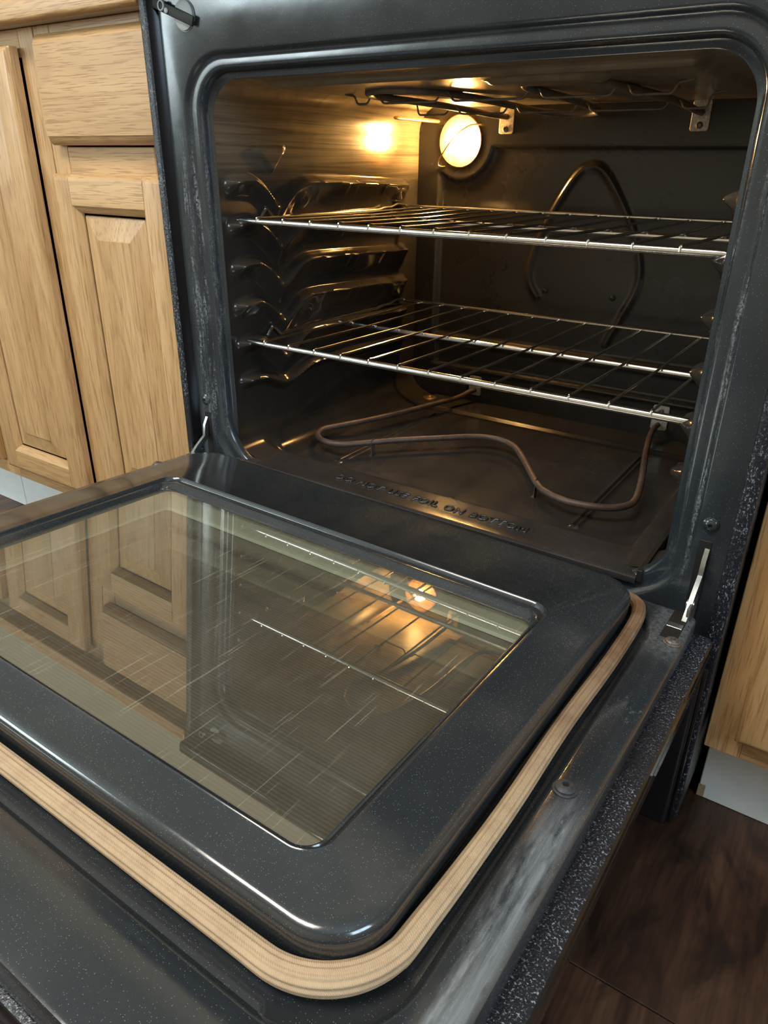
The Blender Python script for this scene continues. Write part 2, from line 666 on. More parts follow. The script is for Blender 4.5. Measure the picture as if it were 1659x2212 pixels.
def copy_part(o, parent, loc=None):
    c = o.copy()
    COL.objects.link(c)
    c.parent = parent
    if loc is not None:
        c.location = loc
    return c


# ------------------------------------------------------------------ the room
RX0, RX1, RY0, RY1, RZ = -3.4, 2.0, -2.7, 0.66, 2.42
fl = MB().box(RX0, RX1, RY0, RY1, -0.05, -0.004).build('floor', 'flat_black')
tag(fl, 'dark walnut plank floor below the oven door', kind='structure')
PW, PL = 0.232, 1.22
plank_mesh = MB().box(-PW / 2 + 0.0004, PW / 2 - 0.0004, -PL / 2 + 0.0005, PL / 2 - 0.0005, -0.0045, 0, 0.0009, 1)
first = None
ix = 0
xx = 0.302 - PW * 21
while xx < RX1:
    shift = (-0.2095, 0.33, -0.62, 0.08)[(ix - 21) % 4]
    yy = shift - PL * 3
    while yy < RY1:
        a0, a1 = max(yy, RY0), min(yy + PL, RY1)
        if a1 - a0 > 0.02 and xx + PW > RX0:
            full = (a1 - a0) > PL - 1e-6 and xx >= RX0 and xx + PW <= RX1
            if full:
                if first is None:
                    first = plank_mesh.build('plank', 'walnut_vinyl', fl)
                    first.location = (xx + PW / 2, yy + PL / 2, 0)
                else:
                    copy_part(first, fl, (xx + PW / 2, yy + PL / 2, 0))
            else:
                b0, b1 = max(xx, RX0), min(xx + PW, RX1)
                if b1 - b0 > 0.01:
                    cx, cy = (b0 + b1) / 2, (a0 + a1) / 2
                    o = MB().box(-(b1 - b0) / 2 + .0004, (b1 - b0) / 2 - .0004, -(a1 - a0) / 2 + .0005, (a1 - a0) / 2 - .0005, -0.0045, 0, 0.0009, 1).build('plank', 'walnut_vinyl', fl)
                    o.location = (cx, cy, 0)
        yy += PL
    xx += PW
    ix += 1

tag(MB().box(RX0, RX1, RY1, RY1 + 0.1, 0, RZ).build('wall_back', 'plaster'), kind='structure')
tag(MB().box(RX0 - 0.1, RX0, RY0, RY1, 0, RZ).build('wall_left', 'plaster'), kind='structure')
tag(MB().box(RX0, RX1, RY0, RY1, RZ, RZ + 0.1).build('ceiling', 'ceiling_white'), kind='structure')
# front wall with a window opening
wx0, wx1, wz0, wz1 = -3.22, -1.88, 0.98, 2.12
wf = MB()
wf.box(RX0, wx0, RY0 - 0.1, RY0, 0, RZ).box(wx1, RX1, RY0 - 0.1, RY0, 0, RZ)
wf.box(wx0, wx1, RY0 - 0.1, RY0, 0, wz0).box(wx0, wx1, RY0 - 0.1, RY0, wz1, RZ)
tag(wf.build('wall_front', 'plaster'), kind='structure')
# right wall with a window opening
vy0, vy1, vz0, vz1 = -1.37, -0.43, 1.03, 1.97
wr = MB()
wr.box(RX1, RX1 + 0.1, RY0, vy0, 0, RZ).box(RX1, RX1 + 0.1, vy1, RY1, 0, RZ)
wr.box(RX1, RX1 + 0.1, vy0, vy1, 0, vz0).box(RX1, RX1 + 0.1, vy0, vy1, vz1, RZ)
tag(wr.build('wall_right', 'plaster'), kind='structure')
w1 = MB()
t = 0.05
w1.box(wx0, wx1, RY0 + 0.05, RY0 + 0.09, wz0, wz0 + t, .004).box(wx0, wx1, RY0 + 0.05, RY0 + 0.09, wz1 - t, wz1, .004)
w1.box(wx0, wx0 + t, RY0 + 0.05, RY0 + 0.09, wz0, wz1, .004).box(wx1 - t, wx1, RY0 + 0.05, RY0 + 0.09, wz0, wz1, .004)
w1.box((wx0 + wx1) / 2 - .03, (wx0 + wx1) / 2 + .03, RY0 + 0.05, RY0 + 0.085, wz0, wz1, .004)
w1.box(wx0, wx1, RY0 + 0.05, RY0 + 0.085, 1.53, 1.57, .004)
tag(w1.build('window_1', 'window_white'), kind='structure')
w2 = MB()
w2.box(RX1 - .09, RX1 - .05, vy0, vy1, vz0, vz0 + t, .004).box(RX1 - .09, RX1 - .05, vy0, vy1, vz1 - t, vz1, .004)
w2.box(RX1 - .09, RX1 - .05, vy0, vy0 + t, vz0, vz1, .004).box(RX1 - .09, RX1 - .05, vy1 - t, vy1, vz0, vz1, .004)
w2.box(RX1 - .085, RX1 - .05, (vy0 + vy1) / 2 - .02, (vy0 + vy1) / 2 + .02, vz0, vz1, .004)
tag(w2.build('window_2', 'window_white'), kind='structure')


# ------------------------------------------------------------------ cabinets
def raised_door(cab, x0, x1, z0, z1, yf, th=0.019, st=0.052, hinge_tilt=0.0):
    """frame-and-panel oak door: panel is the door mesh, stiles and rails are its pieces"""
    ym = yf + th
    m = MB()
    L = []
    for ins, y in ((-0.004, yf + 0.0125), (0.003, yf + 0.0125), (0.004, yf + 0.0105), (0.034, yf + 0.0030), (0.035, yf + 0.0015)):
        L.append([(x, y, z) for x, z in rrect(x0 + st + ins, x1 - st - ins, z0 + st + ins, z1 - st - ins, 0.0006, 1)])
    m.loft(L, True, False, True)
    m.box(x0 + st - .004, x1 - st + .004, yf + 0.0125, ym - 0.003, z0 + st - .004, z1 - st + .004)
    d = m.build('door', 'oak_z', cab, sharp=18)
    def prof(a, b, outer_first):
        # moulded section: rounded outer edge, sloped sticking at the panel side
        w = b - a
        p = [(0, ym), (0, yf + .0065), (.0022, yf + .0030), (.0060, yf + .0006), (.0090, yf), (w - .0105, yf), (w - .0090, yf + .0012), (w - .0060, yf + .0028), (w, yf + .0100), (w, ym)]
        return [((a + u) if outer_first else (b - u), y) for u, y in p]
    for a, b, of in ((x0, x0 + st, True), (x1 - st, x1, False)):
        pr = prof(a, b, of)
        L = []
        for z, cl in ((z0, .0065), (z0 + .0022, .0030), (z0 + .006, .0006), (z0 + .009, 0), (z1 - .009, 0), (z1 - .006, .0006), (z1 - .0022, .0030), (z1, .0065)):
            L.append([(x, max(y, yf + cl), z) for x, y in pr])
        MB().loft(L, True, True, True).build('stile', 'oak_z', d, sharp=30)
    for a, b, of in ((z0, z0 + st, True), (z1 - st, z1, False)):
        pr = prof(a, b, of)
        L = [[(x, y + .0002, z) for z, y in pr] for x in (x0 + st - .0095, x1 - st + .0095)]
        MB().loft(L, True, True, True).build('rail', 'oak_x', d, sharp=30)
    return d


def base_cabinet(name, x0, x1, yf, label, doors, drawers, toe_joints=(), zb=0.131, zt=0.878, mids=()):
    cab = empty(name, ((x0 + x1) / 2, 0.34, 0))
    tag(cab, label, 'cabinet')
    c = MB()
    y1 = 0.645
    c.box(x0, x0 + .016, yf + .019, y1, zb, zt).box(x1 - .016, x1, yf + .019, y1, zb, zt)
    c.box(x0 + .016, x1 - .016, yf + .019, y1, zb, zb + .016).box(x0 + .016, x1 - .016, y1 - .012, y1, zb, zt)
    c.box(x0 + .02, x0 + .036, yf + .08, y1 - .03, 0.0005, zb).box(x1 - .036, x1 - .02, yf + .08, y1 - .03, 0.0005, zb)
    c.build('carcass', 'oak_z', cab)
    sw = 0.036
    for a, b in [(x0, x0 + sw), (x1 - sw, x1)] + [(m_ - .02, m_ + .02) for m_ in mids]:
        MB().box(a, b, yf, yf + .019, zb, zt, .0008, 1).build('face_stile', 'oak_z', cab)
    MB().box(x0 + sw, x1 - sw, yf + .0003, yf + .019, zb, zb + .038, .0008, 1).build('face_rail', 'oak_x', cab)
    MB().box(x0 + sw, x1 - sw, yf + .0003, yf + .019, zt - .035, zt, .0008, 1).build('face_rail', 'oak_x', cab)
    tj = [x0 + .001] + list(toe_joints) + [x1 - .001]
    for a, b in zip(tj[:-1], tj[1:]):
        o = MB().box(a + .0008, b - .0008, yf + .07, yf + .08, 0.0, zb - .0005, .001, 1).build('toe_kick', 'toe_white', cab)
        o['label'] = 'pale white toe kick board'
    for d in doors:
        raised_door(cab, *d)
    for (a, b, e, g, yy) in drawers:
        L = []
        for ins, y in ((0, yy + .019), (0, yy + .0105), (.0012, yy + .0080), (.0050, yy + .0042), (.0085, yy + .0022), (.0108, yy + .0015), (.0112, yy)):
            L.append([(x, y, z) for x, z in rrect(a + ins * .3, b - ins * .3, e + ins, g - ins, 0.0006, 1)])
        MB().loft(L, True, True, True).build('drawer_front', 'oak_x', cab, sharp=25)
        MB().box(x0 + sw, x1 - sw, yf + .0003, yf + .019, e - .048, e - .002, .0008, 1).build('face_rail', 'oak_x', cab)
    return cab


base_cabinet('base_cabinet', -0.643, -0.3835, 0.020, 'oak base cabinet with a drawer above a raised panel door, left of oven',
             [(-0.633, -0.388, 0.163, 0.694, 0.001)], [(-0.623, -0.388, 0.731, 0.866, 0.0)])
base_cabinet('base_cabinet', -1.262, -0.6445, 0.020, 'oak base cabinet with tall raised panel doors at far left edge',
             [(-0.934, -0.681, 0.163, 0.856, -0.003), (-1.25, -0.974, 0.163, 0.856, 0.001)], [], toe_joints=(-1.071,), mids=(-0.954,))
rc = base_cabinet('base_cabinet', 0.386, 0.99, 0.015, 'oak base cabinet above white toe kick, right of oven',
                  [(0.414, 0.965, 0.167, 0.69, -0.004)], [(0.414, 0.965, 0.729, 0.86, -0.005)], zb=0.136)
# chipped lower corner of the toe kick
o = MB().box(0.3872, 0.3955, 0.0843, 0.0849, 0.001, 0.020, .0002, 1).build('chipped_corner', 'raw_edge', rc)
o['label'] = 'bare chipped corner of the toe kick'

for x0, x1, lab in ((-1.30, -0.3835, 'oak edged countertop above the left cabinets'), (0.386, 1.03, 'oak edged countertop above the right cabinet')):
    ct = empty('countertop', ((x0 + x1) / 2, 0.3, 0.878))
    tag(ct, lab, 'countertop')
    MB().box(x0, x1, 0.004, 0.659, 0.879, 0.905, .001, 1).build('slab', 'plaster', ct)
    MB().box(x0, x1, 0.640, 0.659, 0.905, 1.01, .002, 2).build('backsplash', 'oak_x', ct)
    MB().box(x0, x1, -0.013, 0.004, 0.879, 0.906, .004, 3).build('wood_edging', 'oak_x', ct)

# ------------------------------------------------------------------ the range
rg = empty('electric_range', (0, 0.32, 0))
tag(rg, 'black electric range with its oven door lowered and oven lamp lit', 'range')

# side panels
for s in (-1, 1):
    a, b = (-0.380, -0.3680) if s < 0 else (0.3655, 0.380)
    o = MB().box(a, b, -0.0133, 0.64, 0.045, 0.890, 0.0025, 3).build('side_panel', 'textured_black', rg)
    o['label'] = 'black textured side panel edge'

w_ = MB().loft([[(-0.3683, -0.0110, z), (-0.3668, -0.0100, z), (-0.3605, 0.0010, z), (-0.3683, 0.0100, z)] for z in (0.05, 0.889)], True, True, True)
w_.build('trim_strip', 'trim_black', rg)

# front frame: stamped enamel plate around the oven opening
NS = 12


def floop(hw, zt, zb, r, y, rb=None):
    rb = r if rb is None else rb
    out = []
    for cx, cz, a0, q in ((hw - rb, zb + rb, -90, rb), (hw - r, zt - r, 0, r), (-hw + r, zt - r, 90, r), (-hw + rb, zb + rb, 180, rb)):
        for k in range(NS + 1):
            a = math.radians(a0 + 90 * k / NS)
            out.append((cx + q * math.cos(a), y, cz + q * math.sin(a)))
    return out


fr = MB()
fr.loft([
    floop(0.3645, 0.889, 0.270, 0.0005, 0.012), floop(0.3645, 0.889, 0.270, 0.0005, 0.0),
    floop(0.3345, 0.8285, 0.2945, 0.064, 0.0, 0.080), floop(0.3325, 0.8265, 0.2965, 0.062, 0.0008, 0.079), floop(0.330, 0.824, 0.299, 0.059, 0.004, 0.077),
    floop(0.3275, 0.8215, 0.3015, 0.057, 0.0062, 0.076), floop(0.324, 0.818, 0.305, 0.054, 0.0064, 0.074), floop(0.319, 0.8135, 0.3095, 0.050, 0.0058, 0.072),
    floop(0.3155, 0.8105, 0.3125, 0.047, 0.0066, 0.070), floop(0.3130, 0.8083, 0.3150, 0.045, 0.0095, 0.068), floop(0.3118, 0.8072, 0.3162, 0.044, 0.0140, 0.066),
    floop(0.3110, 0.8065, 0.317, 0.043, 0.0175, 0.063), floop(0.3085, 0.8035, 0.3120, 0.043, 0.0195, 0.058), floop(0.3065, 0.8010, 0.3060, 0.042, 0.0198, 0.048), floop(0.3055, 0.8000, 0.3035, 0.042, 0.0206)])
fr.build('front_frame', 'enamel_frame', rg, sharp=40)

# oven cavity: a tube of rounded-rectangle sections with pressed rack guides
HW, ZF, ZC, YB = 0.3055, 0.3035, 0.8000, 0.4985
LEV = [0.690 - 0.0515 * i for i in range(6)]
kx = [0.020, 0.032, 0.050, 0.074, 0.094, 0.108, 0.122, 0.140, 0.160, 0.182, 0.21, 0.30, 0.455, 0.49]
kz = [-0.004, 0.000, 0.0035, 0.0040, -0.0085, -0.022, -0.034, -0.021, -0.006, 0.000, 0.000, -0.003, -0.009, -0.010]
kz6 = [-0.004, 0.000, 0.0020, 0.0000, -0.009, -0.016, -0.019, -0.013, -0.006, 0.000, 0.000, -0.003, -0.009, -0.010]


def sm(a, b, t):
    t = np.clip((t - a) / (b - a), 0, 1)
    return t * t * (3 - 2 * t)


def rib(y, z):
    h = np.zeros_like(z)
    for i, zl in enumerate(LEV):
        kk = kz6 if i == 5 else kz
        # smoothed profile
        zt = zl + (np.interp(y - .004, kx, kk) + np.interp(y, kx, kk) + np.interp(y + .004, kx, kk)) / 3
        u = z - zt
        low = 0.034 if i < 5 else 0.016
        fall = np.where(y < 0.115, np.minimum(low, 0.020 + (y - 0.03) * 0.10), low)
        wid = 0.0065 + 0.0065 * np.exp(-((y - 0.108) / 0.022) ** 2)
        top = 1 - sm(-0.0030, wid, u)
        bot = np.clip(1 + (u + 0.004) / fall, 0, 1)
        bot = bot * bot * (1.6 - 0.6 * bot)
        steps = 1 + 0.10 * (sm(.205, .212, y) - sm(.275, .282, y)) - 0.10 * (sm(.30, .306, y) - sm(.37, .376, y))
        ends = sm(0.026, 0.046, y) * (1 - sm(0.446, 0.462, y))
        vsup = 1 - 0.25 * np.exp(-((y - 0.122) / 0.012) ** 2)
        h = np.maximum(h, 0.0165 * top * bot * ends * steps * vsup)
    # V mark above the guides
    zt = np.interp(y, [0.078, 0.117, 0.155], [0.732, 0.697, 0.732])
    tri = sm(0.0, 0.006, z - zt) * (1 - sm(0.722, 0.735, z)) * sm(0.08, 0.09, y) * (1 - sm(0.142, 0.152, y))
    h = np.maximum(h, 0.007 * tri)
    for cy, cz in ((0.178, 0.506), (0.178, 0.664), (0.43, 0.51), (0.43, 0.663)):
        d = np.sqrt(((y - cy) / 0.017) ** 2 + ((z - cz) / 0.012) ** 2)
        h = h + 0.004 * (1 - sm(0.7, 1.0, d))
    return h


def floor_h(x, y):
    # raised front strip that carries the lettering, then a shallow well
    f = 0.0205 * (1 - sm(0.062, 0.092, y))
    edge = 0.006 * sm(0.245, 0.275, np.abs(x))
    back = 0.006 * sm(0.425, 0.437, y) * (1 - sm(0.25, 0.27, np.abs(x)))
    b1 = 0
    for cx in (-0.1995, 0.176):
        b1 = b1 + 0.0035 * np.exp(-((np.abs(x - cx) - 0.004) / 0.0022) ** 2) * sm(0.110, 0.118, y) * (1 - sm(0.40, 0.42, y))
    return np.maximum(f, np.maximum(edge, back)) + b1


def ceil_h(x, y):
    d = np.minimum(np.minimum(x + 0.25, 0.25 - x), np.minimum(y - 0.055, 0.465 - y))
    h = -0.007 * sm(0.0, 0.008, d)
    e = np.sqrt(((x - 0.09) / 0.07) ** 2 + ((y - 0.10) / 0.028) ** 2)
    h = h - 0.005 * (1 - sm(0.85, 1.0, e))
    return h


RC = 0.042
sec = []   # (kind, x, z, nx, nz)
dz = 0.0024
zs = np.arange(ZF + RC, ZC - RC + 1e-6, dz)
for z in zs:
    sec.append(('L', -HW, z, 1, 0))
for k in range(1, 9):
    a = math.radians(180 - 90 * k / 9)
    sec.append(('c', -HW + RC + RC * math.cos(a), ZC - RC + RC * math.sin(a), 0, 0))
for x in np.linspace(-HW + RC, HW - RC, 110):
    sec.append(('T', x, ZC, 0, -1))
for k in range(1, 9):
    a = math.radians(90 - 90 * k / 9)
    sec.append(('c', HW - RC + RC * math.cos(a), ZC - RC + RC * math.sin(a), 0, 0))
for z in zs[::-1]:
    sec.append(('R', HW, z, -1, 0))
for k in range(1, 9):
    a = math.radians(-90 * k / 9)
    sec.append(('c', HW - RC + RC * math.cos(a), ZF + RC + RC * math.sin(a), 0, 0))
nfl = 210
for x in np.linspace(HW - RC, -HW + RC, nfl):
    sec.append(('F', x, ZF, 0, 1))
for k in range(1, 9):
    a = math.radians(-90 - 90 * k / 9)
    sec.append(('c', -HW + RC + RC * math.cos(a), ZF + RC + RC * math.sin(a), 0, 0))
kind = np.array([s_[0] for s_ in sec])
SX = np.array([s_[1] for s_ in sec])
SZ = np.array([s_[2] for s_ in sec])
ys = np.concatenate([[0.0205, 0.0225, 0.025], np.arange(0.028, YB, 0.0028), [YB]])
loops = {'walls': [], 'floor': []}
fi = np.where(kind == 'F')[0]
lowc = np.where((SZ < ZF + RC) & (kind == 'c'))[0]
wi = list(range(0, len(sec)))
for y in ys:
    yy = np.full(len(sec), y)
    X, Z = SX.copy(), SZ.copy()
    h = rib(yy, SZ)
    # a small bead round the mouth
    mouth = 0.004 * math.exp(-((y - 0.0215) / 0.0025) ** 2)
    X = np.where(kind == 'L', X + h, X)
    X = np.where(kind == 'R', X - h, X)
    Z = np.where(kind == 'T', Z + ceil_h(SX, yy), Z)
    fh = floor_h(SX, yy)
    Z = np.where(kind == 'F', Z + fh, Z)
    # corner strips follow the floor edge
    e = 0.006 if y > 0.092 else float(floor_h(np.array([HW - RC]), np.array([y]))[0])
    Z = np.where((SZ < ZF + RC) & (kind == 'c'), Z + e * (1 - (SZ - ZF) / RC), Z)
    loops['walls'].append([(float(a), float(y), float(b)) for a, b in zip(X, Z)])
n = len(sec)
i0, i1 = int(fi[0]), int(fi[-1])
cav = MB()
vv = [p for l in loops['walls'] for p in l]
fa, ff = [], []
for i in range(len(ys) - 1):
    for j in range(n):
        k = (j + 1) % n
        q = (i * n + j, (i + 1) * n + j, (i + 1) * n + k, i * n + k)
        (ff if i0 <= j < i1 else fa).append(q)


def compact(vv, fs):
    used = sorted({i for q in fs for i in q})
    mp = {u: k for k, u in enumerate(used)}
    return [vv[u] for u in used], [tuple(mp[i] for i in q) for q in fs]


cv_, cf_ = compact(vv, fa)
MB().add(cv_, cf_).build('cavity_liner', 'enamel_cavity', rg, sharp=60, recalc=False)
cv_, cf_ = compact(vv, ff)
fo = MB().add(cv_, cf_).build('cavity_floor', 'enamel_floor', rg, sharp=60, recalc=False)

zl_ = ZF + 0.0206
lip = [(0.0300, zl_ - .0006), (0.0215, zl_), (0.0080, zl_), (0.0040, zl_ - .0006), (0.0018, zl_ - .0022), (0.0012, zl_ - .0045), (0.0016, zl_ - .0085), (0.0300, zl_ - .0085)]
MB().loft([[(x, y, z) for y, z in lip] for x in (-0.298, -0.2, 0.2, 0.2845)], True, True, True).build('floor_front_lip', 'enamel_floor', fo)
sd = [(0.2560, zl_ - .016), (0.2600, zl_ - .0015), (0.2640, zl_ + .0002), (0.2825, zl_ + .0002), (0.2842, zl_ - .0010), (0.2845, zl_ - .006), (0.2845, zl_ - .016)]
MB().loft([[(x, y, z) for x, z in sd] for y in (0.022, 0.10, 0.30, 0.34)], True, True, True).build('floor_side_lip', 'enamel_floor', fo)
MB().box(0.2846, 0.2900, 0.003, 0.34, zl_ - .006, zl_ + 0.0075, 0.0004, 1).build('floor_gap_shade', 'flat_black', fo)  # solid black strip standing in for the shade in the pan's side gap

# raised lettering on the front strip of the cavity floor
fc = bpy.data.curves.new('floor_lettering', 'FONT')
fc.body = 'DO NOT USE FOIL ON BOTTOM'
fc.size = 0.0192
fc.space_character = 1.14
fc.space_word = 1.3
fc.extrude = 0.0007
fc.bevel_depth = 0.0006
fc.bevel_resolution = 1
fc.resolution_u = 3
to = bpy.data.objects.new('floor_lettering_tmp', fc)
COL.objects.link(to)
bpy.context.view_layer.update()
tm = bpy.data.meshes.new_from_object(to)
bpy.data.objects.remove(to)
xs_ = [v.co.x for v in tm.vertices]
wsc = 0.281 / (max(xs_) - min(xs_))
for v in tm.vertices:
    v.co = Vector((-0.134 + (v.co.x - min(xs_)) * wsc, 0.027 + v.co.y - 0.32, ZF + 0.0212 + v.co.z))
tm.name = 'floor_lettering'
tm.materials.clear()
tm.materials.append(MAT['enamel_letter'])
for p_ in tm.polygons:
    p_.use_smooth = True
lo = bpy.data.objects.new('floor_lettering', tm)
COL.objects.link(lo)
lo.parent = rg
lo['label'] = 'raised enamel lettering warning about foil'

# back wall with pressed panel, lamp well and teardrop bead
gx = np.arange(-0.312, 0.3121, 0.0026)
gz = np.arange(0.296, 0.8081, 0.0026)
GX, GZ = np.meshgrid(gx, gz)
Y = np.full_like(GX, YB)


def polydist(pts, X, Z):
    d = np.full_like(X, 9.0)
    for (ax, az), (bx, bz) in zip(pts[:-1], pts[1:]):
        vx, vz = bx - ax, bz - az
        t_ = np.clip(((X - ax) * vx + (Z - az) * vz) / (vx * vx + vz * vz), 0, 1)
        d = np.minimum(d, np.hypot(X - ax - t_ * vx, Z - az - t_ * vz))
    return d


# recessed main panel: right of x=-.266, below z=.741 (below .70 near the lamp)
cornerr = np.hypot(GX + 0.224, GZ - 0.746)
inside = np.minimum(np.minimum(GX + 0.266, 0.266 - GX), np.minimum(0.741 - GZ, GZ - 0.42))
lampcut = np.minimum(cornerr - 0.056, np.where(GX < -0.224, 0.700 - GZ, 9.0))
ins = np.minimum(inside, lampcut)
Y = Y + 0.007 * sm(0.0, 0.010, ins)
# lower panel step
ins2 = np.minimum(np.minimum(GX + 0.258, 0.258 - GX), np.minimum(0.412 - GZ, GZ - 0.371))
Y = Y + 0.004 * sm(0.0, 0.006, ins2)
Y = Y - 0.0035 * np.exp(-((GZ - 0.3675) / 0.0032) ** 2) * sm(-0.268, -0.258, GX) * (1 - sm(0.258, 0.268, GX))
tear = [(p.x, p.z) for p in smooth_path([(-0.010, 0, 0.706), (-0.024, 0, 0.692), (-0.048, 0, 0.652), (-0.072, 0, 0.60), (-0.084, 0, 0.556), (-0.080, 0, 0.530), (-0.066, 0, 0.510)], 6)][::-1]
tear2 = [(p.x, p.z) for p in smooth_path([(-0.010, 0, 0.706), (0.008, 0, 0.711), (0.026, 0, 0.702), (0.050, 0, 0.672), (0.082, 0, 0.62), (0.099, 0, 0.571), (0.098, 0, 0.535), (0.084, 0, 0.499), (0.062, 0, 0.446)], 6)]
d = np.minimum(polydist(tear, GX, GZ), polydist(tear2, GX, GZ))
Y = Y - 0.0048 * np.exp(-(d / 0.0048) ** 2)
# lamp well
Y = Y + 0.030 * (1 - sm(0.034, 0.037, cornerr))
nr, nc = GX.shape
bv = [(float(GX[i, j]), float(Y[i, j]), float(GZ[i, j])) for i in range(nr) for j in range(nc)]
bf = [(i * nc + j, i * nc + j + 1, (i + 1) * nc + j + 1, (i + 1) * nc + j) for i in range(nr - 1) for j in range(nc - 1)]
MB().add(bv, bf).build('cavity_back', 'enamel_back', rg, sharp=60, recalc=False)

# outer jacket round the oven box, and the cooktop above
jk = MB()
jk.box(-0.3625, 0.3625, 0.535, 0.64, 0.06, 0.888).box(-0.3625, 0.3625, 0.014, 0.535, 0.835, 0.888)
jk.box(-0.3625, -0.335, 0.014, 0.535, 0.05, 0.835).box(0.335, 0.3625, 0.014, 0.535, 0.05, 0.835).box(-0.335, 0.335, 0.014, 0.535, 0.05, 0.27)
jk.build('body_jacket', 'flat_black', rg)
MB().box(-0.380, 0.380, -0.030, 0.645, 0.8905, 0.915, 0.006, 3).build('cooktop', 'gloss_black', rg)
MB().box(-0.380, 0.380, 0.585, 0.645, 0.915, 1.09, 0.008, 3).build('backguard', 'gloss_black', rg)

# screws, rivets
def screw(parent, c, r, axis, local=False, mat='screw_rust'):
    m = MB()
    m.lathe([(r * 1.22, 0), (r * 1.22, r * .16), (r * 1.02, r * .24), (r, r * .42), (r * .72, r * .66), (r * .34, r * .70), (r * .27, r * .25), (0.0001, r * .22)], c, axis, 22)
    return m.build('screw', mat, parent, local=local)


for s in (-1, 1):
    screw(rg, (s * 0.345, 0.0, 0.404), 0.0062, 'y', mat='enamel_frame')
screw(rg, (-0.052, YB + 0.0055, 0.521), 0.0042, 'y', mat='enamel_back')
screw(rg, (0.063, YB + 0.0055, 0.521), 0.0042, 'y', mat='enamel_back')
MB().lathe([(.013, 0), (.013, .001), (.010, .0025), (.007, .0026), (.006, .001), (.0001, .001)], (-0.247, 0.468, ZF + 0.006), 'z').build('grommet', 'probe_copper', rg)

# door latch at the top left of the frame
lt = MB().box(-0.366, -0.297, -0.0062, -0.0030, -0.0052, 0.0052, 0.0012, 2)
ang = math.radians(-20)
lt.v = [(-0.3315 + (x + 0.3315) * math.cos(ang) - z * math.sin(ang), y, 0.8675 + (x + 0.3315) * math.sin(ang) + z * math.cos(ang)) for x, y, z in lt.v]
la = lt.build('door_latch', 'flat_black', rg)
MB().lathe([(.0160, -.001), (.0160, .0006), (.0150, .0006), (.0150, .0026), (.0140, .0030), (.0001, .0031)], (-0.317, 0, 0.8635), 'y', 32).build('plug_disc', 'silver_disc', la)
MB().lathe([(.0056, 0.005), (.0056, .0072), (.0050, .0078), (.0040, .0078), (.0038, .005)], (-0.348, 0, 0.8745), 'y', 20).build('ring', 'pin_white', la)
MB().lathe([(.0028, 0.005), (.0028, .0075), (.0018, .0080), (.0001, .0080)], (-0.340, 0, 0.8690), 'y', 16).build('screw', 'pin_white', la)

# ------------------------------------------------------------------ oven lamp
LC = Vector((-0.224, YB, 0.746))
lp = MB().lathe([(.0005, -.0285), (.020, -.027), (.030, -.016), (.0345, -.002), (.0395, .0012), (.0400, .0026), (.0385, .0032), (.0360, .0018)], LC, 'y', 40).build('oven_lamp', 'lamp_reflector', rg)
MB().lathe([(.0355, .001), (.0350, .007), (.0320, .013), (.0260, .0185), (.0170, .0222), (.0080, .0236), (.0001, .0240)], LC, 'y', 40).build('lens', 'lamp_lens', lp)
MB().lathe([(.0001, -.016), (.005, -.015), (.0080, -.010), (.0110, -.002), (.0120, .006), (.0105, .012), (.0065, .0165), (.0001, .0185)], LC, 'y', 24).build('bulb', 'bulb_glow', lp)
MB().tube(smooth_path([(-0.186, YB - .004, 0.770), (-0.200, YB - .013, 0.769), (-0.214, YB - .0265, 0.758), (-0.232, YB - .0268, 0.741), (-0.250, YB - .017, 0.725), (-0.261, YB - .007, 0.717), (-0.2635, YB - .004, 0.710), (-0.258, YB - .002, 0.7075), (-0.252, YB - .001, 0.7078)], 5), .0011, 6).build('wire_bail', 'probe_copper', lp)

# temperature probe
MB().tube([(-0.268, YB, 0.776), (-0.268, 0.376, 0.7755), (-0.268, 0.366, 0.7755), (-0.268, 0.362, 0.7755)], [.0030, .0030, .0026, .0006], 12).build('temperature_probe', 'probe_copper', rg)


# ------------------------------------------------------------------ heating elements
def plate(name, x0, x1, z0, z1, parent, hole):
    m = MB()
    L = [[(x, y, z) for x, z in rrect(x0 + i_, x1 - i_, z0 + i_, z1 - i_, .0035, 4)] for i_, y in ((0, YB), (0, YB - .0026), (.0006, YB - .0032))]
    m.loft(L, True, False, True)
    o = m.build(name, 'bracket_steel', parent)
    MB().lathe([(.0046, .0022), (.0046, .0052), (.0030, .0062), (.0022, .0040), (.0001, .0040)], (hole[0], YB, hole[1]), 'y', 16).build('screw', 'screw_rust', o)
    return o


def bz(y):
    return 0.7925 - 0.0125 * min(1, max(0, (y - 0.10) / 0.36))


pts = [(-.142, .499), (-.142, .44), (-.143, .38), (-.148, .31), (-.158, .25), (-.170, .205), (-.175, .178), (-.166, .15), (-.145, .132), (-.12, .127), (-.095, .14), (-.078, .165), (-.068, .20),
       (-.058, .26), (-.055, .32), (-.053, .38), (-.045, .43), (-.022, .452), (.002, .455), (.022, .445), (.034, .41), (.042, .35), (.047, .28), (.045, .21), (.043, .17), (.05, .135), (.068, .108),
       (.092, .092), (.115, .098), (.133, .122), (.143, .17), (.150, .23), (.158, .30), (.160, .38), (.156, .447), (.1525, .499)]
be = MB().tube(smooth_path([(x, y, bz(y)) for x, y in pts], 6), 0.0043, 12)
br = be.build('broil_element', 'element_grey', rg)
plate('bracket', -0.1545, -0.1295, 0.756, 0.794, br, (-0.1425, 0.7625))
plate('bracket', 0.1400, 0.1650, 0.757, 0.796, br, (0.1525, 0.7645))


